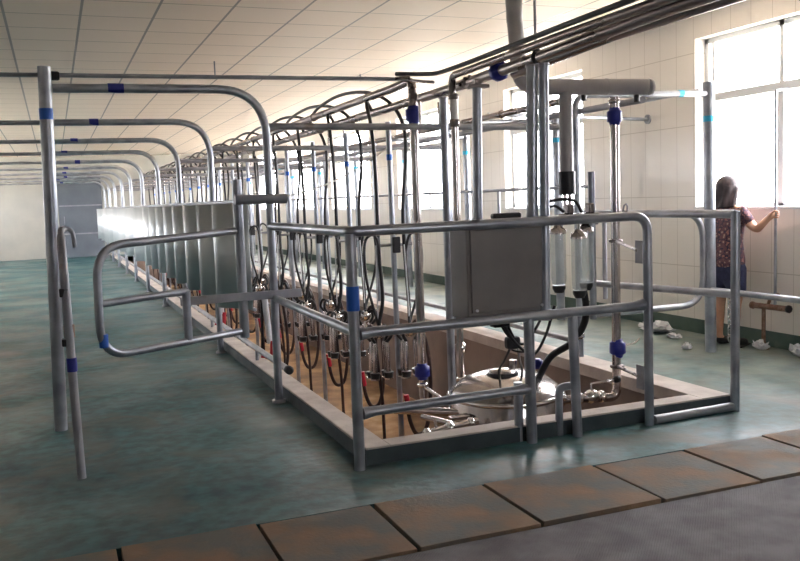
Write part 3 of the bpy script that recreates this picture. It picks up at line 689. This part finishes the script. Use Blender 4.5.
ow = ['nearest', 'second nearest', 'third nearest', 'fourth nearest', 'fifth nearest', 'sixth nearest', 'seventh nearest', 'eighth nearest', 'ninth nearest', 'tenth nearest', 'eleventh nearest', 'twelfth nearest', 'fifth from the far wall', 'fourth from the far wall', 'third from the far wall', 'second from the far wall', 'last before the far wall']
for i, y in enumerate(YP):
    p = pp0 if i == 0 else copy_thing(pp0)
    p.location = (2.725, y, 0); p['label'] = 'slim galvanised milking post in the middle of the pit, %s' % ow[i]; p['group'] = 'milking posts in the pit'
    for s in (-1, 1):
        q = cl[s] if i == 0 else copy_thing(cl[s])
        q.location = (2.725, y, 0)
        if i: q.rotation_euler.z = .0
        q['label'] = ('milking unit hanging %s of the milking post %s' if 'wall' in ow[i] else 'milking unit hanging %s of the %s milking post') % ('left' if s < 0 else 'right', ow[i]); q['group'] = 'milking units hanging over the pit'

# hose ends with red grips leaning on the left curb
for j, (x, y, lab) in enumerate(((1.72, 7.55, 'white hose end with red grip hanging over the left curb, nearer one'), (1.72, 9.9, 'white hose end with red grip hanging over the left curb, farther one'))):
    t = thing('spray_hose', lab, 'hose', (x, y, 0))
    T([(-.03, 0, .62), (.0, 0, .2)], .028, n=10).build('white_tube', WHITEP, t)
    T([(.02, -.02, .22), (-.0, -.05, .05)], .022, n=10).build('red_grip', RED, t)
    MB().lathe([(.006, -.03), (.028, -.015), (.03, .0), (.028, .015), (.006, .03)], (-.08, -.1, .0 + .10), 'z', 12).build('red_knob', RED, t)
    T(spl([(.0, 0, .6), (.06, 0, .72), (.14, .0, .5), (.16, 0, .1), (.10, 0, -.12), (.04, -.01, .0), (.02, 0, .3)]), .014, n=8).build('hose', BRNRUB, t)
    T([(-.05, .02, .6), (-.07, .02, .02)], .014, n=8).build('black_tube', RUBBER, t)
o = T(spl([(1.46, 7.5, 1.42), (1.62, 7.1, 1.47), (1.95, 7.0, 1.53), (2.3, 7.0, 1.65), (2.705, 6.98, 1.885)]), .006, n=6).build('thin_rope', HOSECLR)
tag(o, 'thin pale rope sagging from the first stall posts up to the milking post', 'rope')
# clear hose coil on the right pit wall
t = thing('hose_coil', 'coil of clear plastic hose hanging on the right pit wall', 'hose', (3.76, 10.4, -.18))
pts = []
for k in range(60):
    a = k / 60 * 6 * PI; pts.append((-.02 - .002 * k / 3, .30 * math.cos(a) + .02 * math.sin(k), .12 * math.sin(a) + .02 * math.cos(k * .7)))
T(pts, .012, n=6).build('coil', HOSECLR, t)
T(spl([(-.03, .2, .05), (-.03, .05, .2), (-.02, -.15, .24), (-.02, -.3, .3)]), .012, n=6).build('loose_end', HOSECLR, t)

# ------------------------------------------------------------------ right wall items
t = thing('upright_pipe', 'thin upright pipe by the window held by the person', 'pipe', (5.76, 5.72, 0))
T([(.0, 0, .40), (0.0, 0, 2.24)], .013, n=10).build('pipe', GALV, t)
T([(.0, 0, 2.24), (.09, 0, 2.25), (.14, 0, 2.25)], .01, n=8).build('wall_tie', GALV, t)
t = thing('drinking_water_tap', 'rusty tee shaped water pipe on a thin stem by the tiled wall', 'tap', (5.76, 5.85, 0))
T([(.0, .0, 0), (0, 0, .37)], .018, n=10).build('stem', RUST, t)
T([(0, .14, .38), (0, -.29, .385)], .026, n=12).build('crosspipe', RUST, t)
nut((0, .13, .38), 'y', .034, .04).build('end_nut', RUST, t); nut((0, -.28, .385), 'y', .034, .04).build('end_nut', RUBBER, t)
T(spl([(0, -.05, .40), (0, -.09, .48), (0, -.16, .50), (0, -.2, .46)]), .015, n=8).build('elbow', RUST, t)
MB().lathe([(.05, 0), (.05, .015), (.02, .02)], (0, 0, 0), 'z', 12).build('foot', RUST, t)
# chain
t = thing('hanging_chain', 'steel chain hanging beside the legs of the person', 'chain', (5.39, 5.86, .53))
for k in range(10):
    pts = [(.018 * math.cos(a) * (k % 2), .018 * math.cos(a) * (1 - k % 2), -.02 - .042 * k + .03 * math.sin(a)) for a in [2 * PI * j / 12 for j in range(12)]]
    T(pts, .0075, n=6, closed=True).build('chain_link', CHROME, t)
# crumpled foil / plastic scraps
def crumple(x, y, sx, sy, sz, label, seed, n=3):
    rnd = random.Random(seed); bm = bmesh.new(); bmesh.ops.create_icosphere(bm, subdivisions=n, radius=1)
    for v in bm.verts:
        k = rnd.uniform(.55, 1.15); v.co = Vector((v.co.x * sx * k, v.co.y * sy * k, max(-.0, v.co.z * .5 + .5) * 2 * sz * k * (.6 + .4 * rnd.random())))
    me = bpy.data.meshes.new('crumpled_film'); bm.to_mesh(me); bm.free(); me.materials.append(WHITEP)
    o = bpy.data.objects.new('crumpled_film', me); COL.objects.link(o); o.location = (x, y, 0)
    tag(o, label, 'plastic scrap', 'crumpled plastic scraps on the floor')
crumple(5.62, 7.15, .13, .24, .055, 'largest crumpled white plastic film on the floor, right of the bent rail end', 1)
crumple(5.50, 6.72, .06, .10, .03, 'narrow crumpled plastic strip just right of the largest one', 2)
crumple(5.20, 6.19, .045, .05, .035, 'small white plastic scrap at the foot of the big post', 3)
crumple(5.72, 5.84, .05, .09, .05, 'crumpled white plastic at the foot of the rusty water tap', 4)
crumple(5.74, 5.42, .07, .10, .07, 'crumpled plastic near the right edge of the photo', 5)
o = MB().bbox(-.12, .12, -.05, .05, 0, .012, .004).build('flat_cardboard', mat('dark_cardboard', (.06, .06, .05), rough=.8), loc=(5.72, 6.08, .0)); o.rotation_euler.z = .5
tag(o, 'dark flat piece of board lying behind the foot of the person', 'board')

# ------------------------------------------------------------------ person
def skin_obj(name, chains, m, parent, loc=(0, 0, 0), sub=2, root=0):
    """chains: list of (list of (x,y,z,r[,ry])), linked by an index to an earlier vertex"""
    bm = bmesh.new(); lay = bm.verts.layers.skin.verify(); V = []
    for start, pts in chains:
        prev = V[start] if start is not None else None
        for p in pts:
            v = bm.verts.new(p[:3]); v[lay].radius = (p[3], p[4] if len(p) > 4 else p[3]); V.append(v)
            if prev is not None: bm.edges.new((prev, v))
            prev = v
    V[root][lay].use_root = True
    me = bpy.data.meshes.new(name); bm.to_mesh(me); bm.free(); me.materials.append(m)
    o = bpy.data.objects.new(name, me); COL.objects.link(o); o.parent = parent
    o.modifiers.new('skin', 'SKIN').use_smooth_shade = True
    if sub: s = o.modifiers.new('sub', 'SUBSURF'); s.levels = sub; s.render_levels = sub
    return o
# local frame: person faces +x, right hand side is -y; height 1.53
P = thing('person', 'person with dark hair, floral blouse and navy shorts holding a pipe by the window', 'person', (5.645, 6.16, 0), None, .12)
hand = P.matrix_basis.inverted() @ Vector((5.735, 5.70, 1.19))
hd = Vector((hand.x, hand.y, hand.z))
hx_, hy_, hz_ = hd
body = [
    (None, [(0, 0, .80, .115, .135), (.0, 0, .92, .095, .115), (.0, 0, 1.06, .09, .12), (-.0, 0, 1.20, .075, .13), (0, 0, 1.28, .045, .06), (.01, 0, 1.335, .043), (.02, 0, 1.385, .062), (.02, 0, 1.445, .083), (.012, 0, 1.50, .06)]),  # 0-8
    (3, [(.0, -.15, 1.215, .052), (.03, -.24, 1.09, .045), (hx_ - .06, hy_ + .13, 1.065, .038), (hx_ - .01, hy_ + .06, hz_ - .03, .026), (hx_ - .012, hy_ + .018, hz_ - .003, .031, .02)]),  # 9-13
    (3, [(.0, .15, 1.215, .045), (-.01, .20, 1.08, .036), (.0, .215, .95, .030), (.045, .215, .80, .021), (.06, .21, .745, .024, .015)]),  # 14-18
    (0, [(.0, -.085, .72, .082), (.01, -.09, .43, .052), (.0, -.09, .40, .05), (-.015, -.09, .27, .05), (-.01, -.09, .085, .031), (.02, -.09, .045, .033), (.10, -.095, .03, .028)]),  # 19-25
    (0, [(.0, .085, .72, .082), (.01, .09, .43, .052), (.0, .09, .40, .05), (-.015, .09, .27, .05), (-.01, .09, .085, .031), (.02, .09, .045, .033), (.10, .095, .03, .028)]),
]
# right hand fingers curl round the pipe, thumb closes the other way
for k, (dz, L) in enumerate(((.024, .9), (.008, 1.), (-.008, .95), (-.023, .78))):
    body.append((13, [(hx_ + .012, hy_ + .022, hz_ + dz, .0085), (hx_ + .030 * L + .004, hy_ + .006, hz_ + dz * 1.05, .0078), (hx_ + .026, hy_ - .018 * L, hz_ + dz * 1.05, .0072), (hx_ + .006, hy_ - .026 * L, hz_ + dz, .0065)]))
body.append((13, [(hx_ - .022, hy_ + .012, hz_ + .02, .009), (hx_ - .026, hy_ - .012, hz_ + .03, .0085), (hx_ - .012, hy_ - .028, hz_ + .034, .0075)]))
for k, (dx, L) in enumerate(((-.024, .9), (-.008, 1.), (.008, .95), (.023, .78))):
    body.append((18, [(.062 + dx, .21, .72, .0085), (.066 + dx * 1.1, .205, .72 - .03 * L, .0078), (.068 + dx * 1.1, .19, .72 - .052 * L, .0068)]))
body.append((18, [(.09, .20, .735, .009), (.10, .19, .71, .008)]))
skin_obj('body', body, SKIN, P)
# face details
for s in (-1, 1):
    MB().lathe([(.002, -.009), (.009, -.005), (.010, 0), (.009, .005), (.002, .009)], (.096, .03 * s, 1.435), 'y', 10).build('eye', EYEM, P)
    MB().lathe([(.003, -.022), (.010, -.014), (.012, 0), (.009, .014), (.003, .022)], (.018, .088 * s, 1.425), 'z', 10, sx=1., sy=.5).build('ear', SKIN, P)
MB().lathe([(.001, .02), (.006, .01), (.012, -.008), (.008, -.014), (.001, -.016)], (.106, 0, 1.42), 'z', 10).build('nose', SKIN, P)
MB().lathe([(.002, -.02), (.006, -.01), (.007, 0), (.006, .01), (.002, .02)], (.092, 0, 1.385), 'y', 10).build('mouth', LIPM, P)
# hair: cap plus long fall down the back
bm = bmesh.new(); bmesh.ops.create_uvsphere(bm, u_segments=28, v_segments=20, radius=1)
for v in bm.verts:
    x, y, z = v.co
    if z > -.15:
        nx, ny, nz = x * .108, y * .104, z * .10
        if x > .35: nx = .038 + (x - .35) * (.02 + .06 * max(0, z))
        v.co = Vector((nx - .0, ny, 1.447 + nz))
    else:
        t_ = (-z - .15) / .85; a_ = math.atan2(y, x); k_ = math.sqrt(x * x + y * y) / .99
        k_ = 1. if z > -.97 else k_ * .8
        wv = 1 + .10 * math.sin(7 * a_ + 3 * t_) + .05 * math.sin(9 * t_ + 2 * a_)
        xx = .105 * math.cos(a_) * k_ * wv; xx = xx * .25 if xx > 0 else xx
        v.co = Vector((xx * (1 - .1 * t_) - .025 * t_, .112 * math.sin(a_) * k_ * wv * (1.05 - .1 * t_), 1.432 - .185 * t_))
me = bpy.data.meshes.new('hair'); bm.to_mesh(me); bm.free(); me.materials.append(HAIR)
me.polygons.foreach_set('use_smooth', [True] * len(me.polygons))
o = bpy.data.objects.new('hair', me); COL.objects.link(o); o.parent = P
# blouse with short sleeves, shorts, shoes
skin_obj('blouse', [(None, [(0, 0, .70, .15, .18), (0, 0, .78, .142, .17), (0, 0, .92, .122, .15), (0, 0, 1.06, .118, .155), (0, 0, 1.19, .10, .16), (.0, 0, 1.262, .06, .09)]),
                    (4, [(0, -.15, 1.215, .064), (.022, -.215, 1.13, .055), (.026, -.225, 1.115, .05)]), (4, [(0, .15, 1.215, .064), (.012, .175, 1.12, .055), (.014, .178, 1.10, .05)])], FLORAL, P)
skin_obj('shorts', [(None, [(0, 0, .82, .13, .15), (0, 0, .72, .125, .145)]), (1, [(0, -.09, .62, .10), (.005, -.09, .47, .085), (.005, -.09, .455, .082)]), (1, [(0, .09, .62, .10), (.005, .09, .47, .085), (.005, .09, .455, .082)])], NAVY, P)
for s in (-1, 1):
    skin_obj('shoe', [(None, [(-.035, .09 * s, .04, .04), (.03, .09 * s, .038, .042), (.10, .094 * s, .03, .036, .042), (.145, .096 * s, .024, .022, .03)])], SHOE, P)

# ------------------------------------------------------------------ light, camera
w = bpy.data.worlds.new('sky'); SC.world = w; w.use_nodes = True
bg = w.node_tree.nodes['Background']; bg.inputs['Color'].default_value = (.98, .95, 1.0, 1); bg.inputs['Strength'].default_value = 22.0
k = 0
for ws, xx, rot in ((winR, XR + .26, PI / 2), (winL, XL - .26, -PI / 2)):
    for y0, y1, z0, z1 in ws:
        l = bpy.data.lights.new('window_portal', 'AREA'); l.shape = 'RECTANGLE'; l.size = z1 - z0; l.size_y = y1 - y0; l.cycles.is_portal = True
        o = bpy.data.objects.new('window_portal', l); COL.objects.link(o); o.location = (xx, (y0 + y1) / 2, (z0 + z1) / 2)
        o.rotation_euler = (0, rot, 0)

sun = bpy.data.lights.new('sun', 'SUN'); sun.energy = 40; sun.angle = .01; sun.color = (1, .92, .86)
so = bpy.data.objects.new('sun', sun); COL.objects.link(so); so.rotation_euler = (math.radians(8), math.radians(-6), 0); so.location = (0, 0, 12)

for a_, b_ in FILL_WIN:  # portal for the added window behind the camera
    l = bpy.data.lights.new('window_portal', 'AREA'); l.shape = 'RECTANGLE'; l.size = b_ - a_; l.size_y = WZ1 - WZ0; l.cycles.is_portal = True
    o = bpy.data.objects.new('window_portal', l); COL.objects.link(o); o.location = ((a_ + b_) / 2, YN - .22, (WZ0 + WZ1) / 2)
    o.rotation_euler = (PI / 2, 0, 0)
cam = bpy.data.cameras.new('camera'); co = bpy.data.objects.new('camera', cam); COL.objects.link(co); SC.camera = co
a, b, c = [math.radians(v) for v in (21.622, -5.45, -2.114)]
f = Vector((math.sin(a) * math.cos(b), math.cos(a) * math.cos(b), math.sin(b))); r = Vector((math.cos(a), -math.sin(a), 0)); u = r.cross(f)
r2 = r * math.cos(c) + u * math.sin(c); u2 = -r * math.sin(c) + u * math.cos(c)
co.matrix_world = Matrix(((r2.x, u2.x, -f.x, 0), (r2.y, u2.y, -f.y, 0), (r2.z, u2.z, -f.z, 1.45), (0, 0, 0, 1)))
cam.sensor_width = 36; cam.lens = 864.3 / 800 * 36; cam.clip_start = .05; cam.clip_end = 300
vs_ = SC.view_settings; vs_.view_transform = 'Standard'; vs_.look = 'None'; vs_.gamma = 1; vs_.exposure = 0.4; vs_.use_curve_mapping = False
SC.cycles.max_bounces = 12; SC.cycles.diffuse_bounces = 8; SC.cycles.glossy_bounces = 6; SC.cycles.transparent_max_bounces = 16
SC.cycles.sample_clamp_indirect = 8
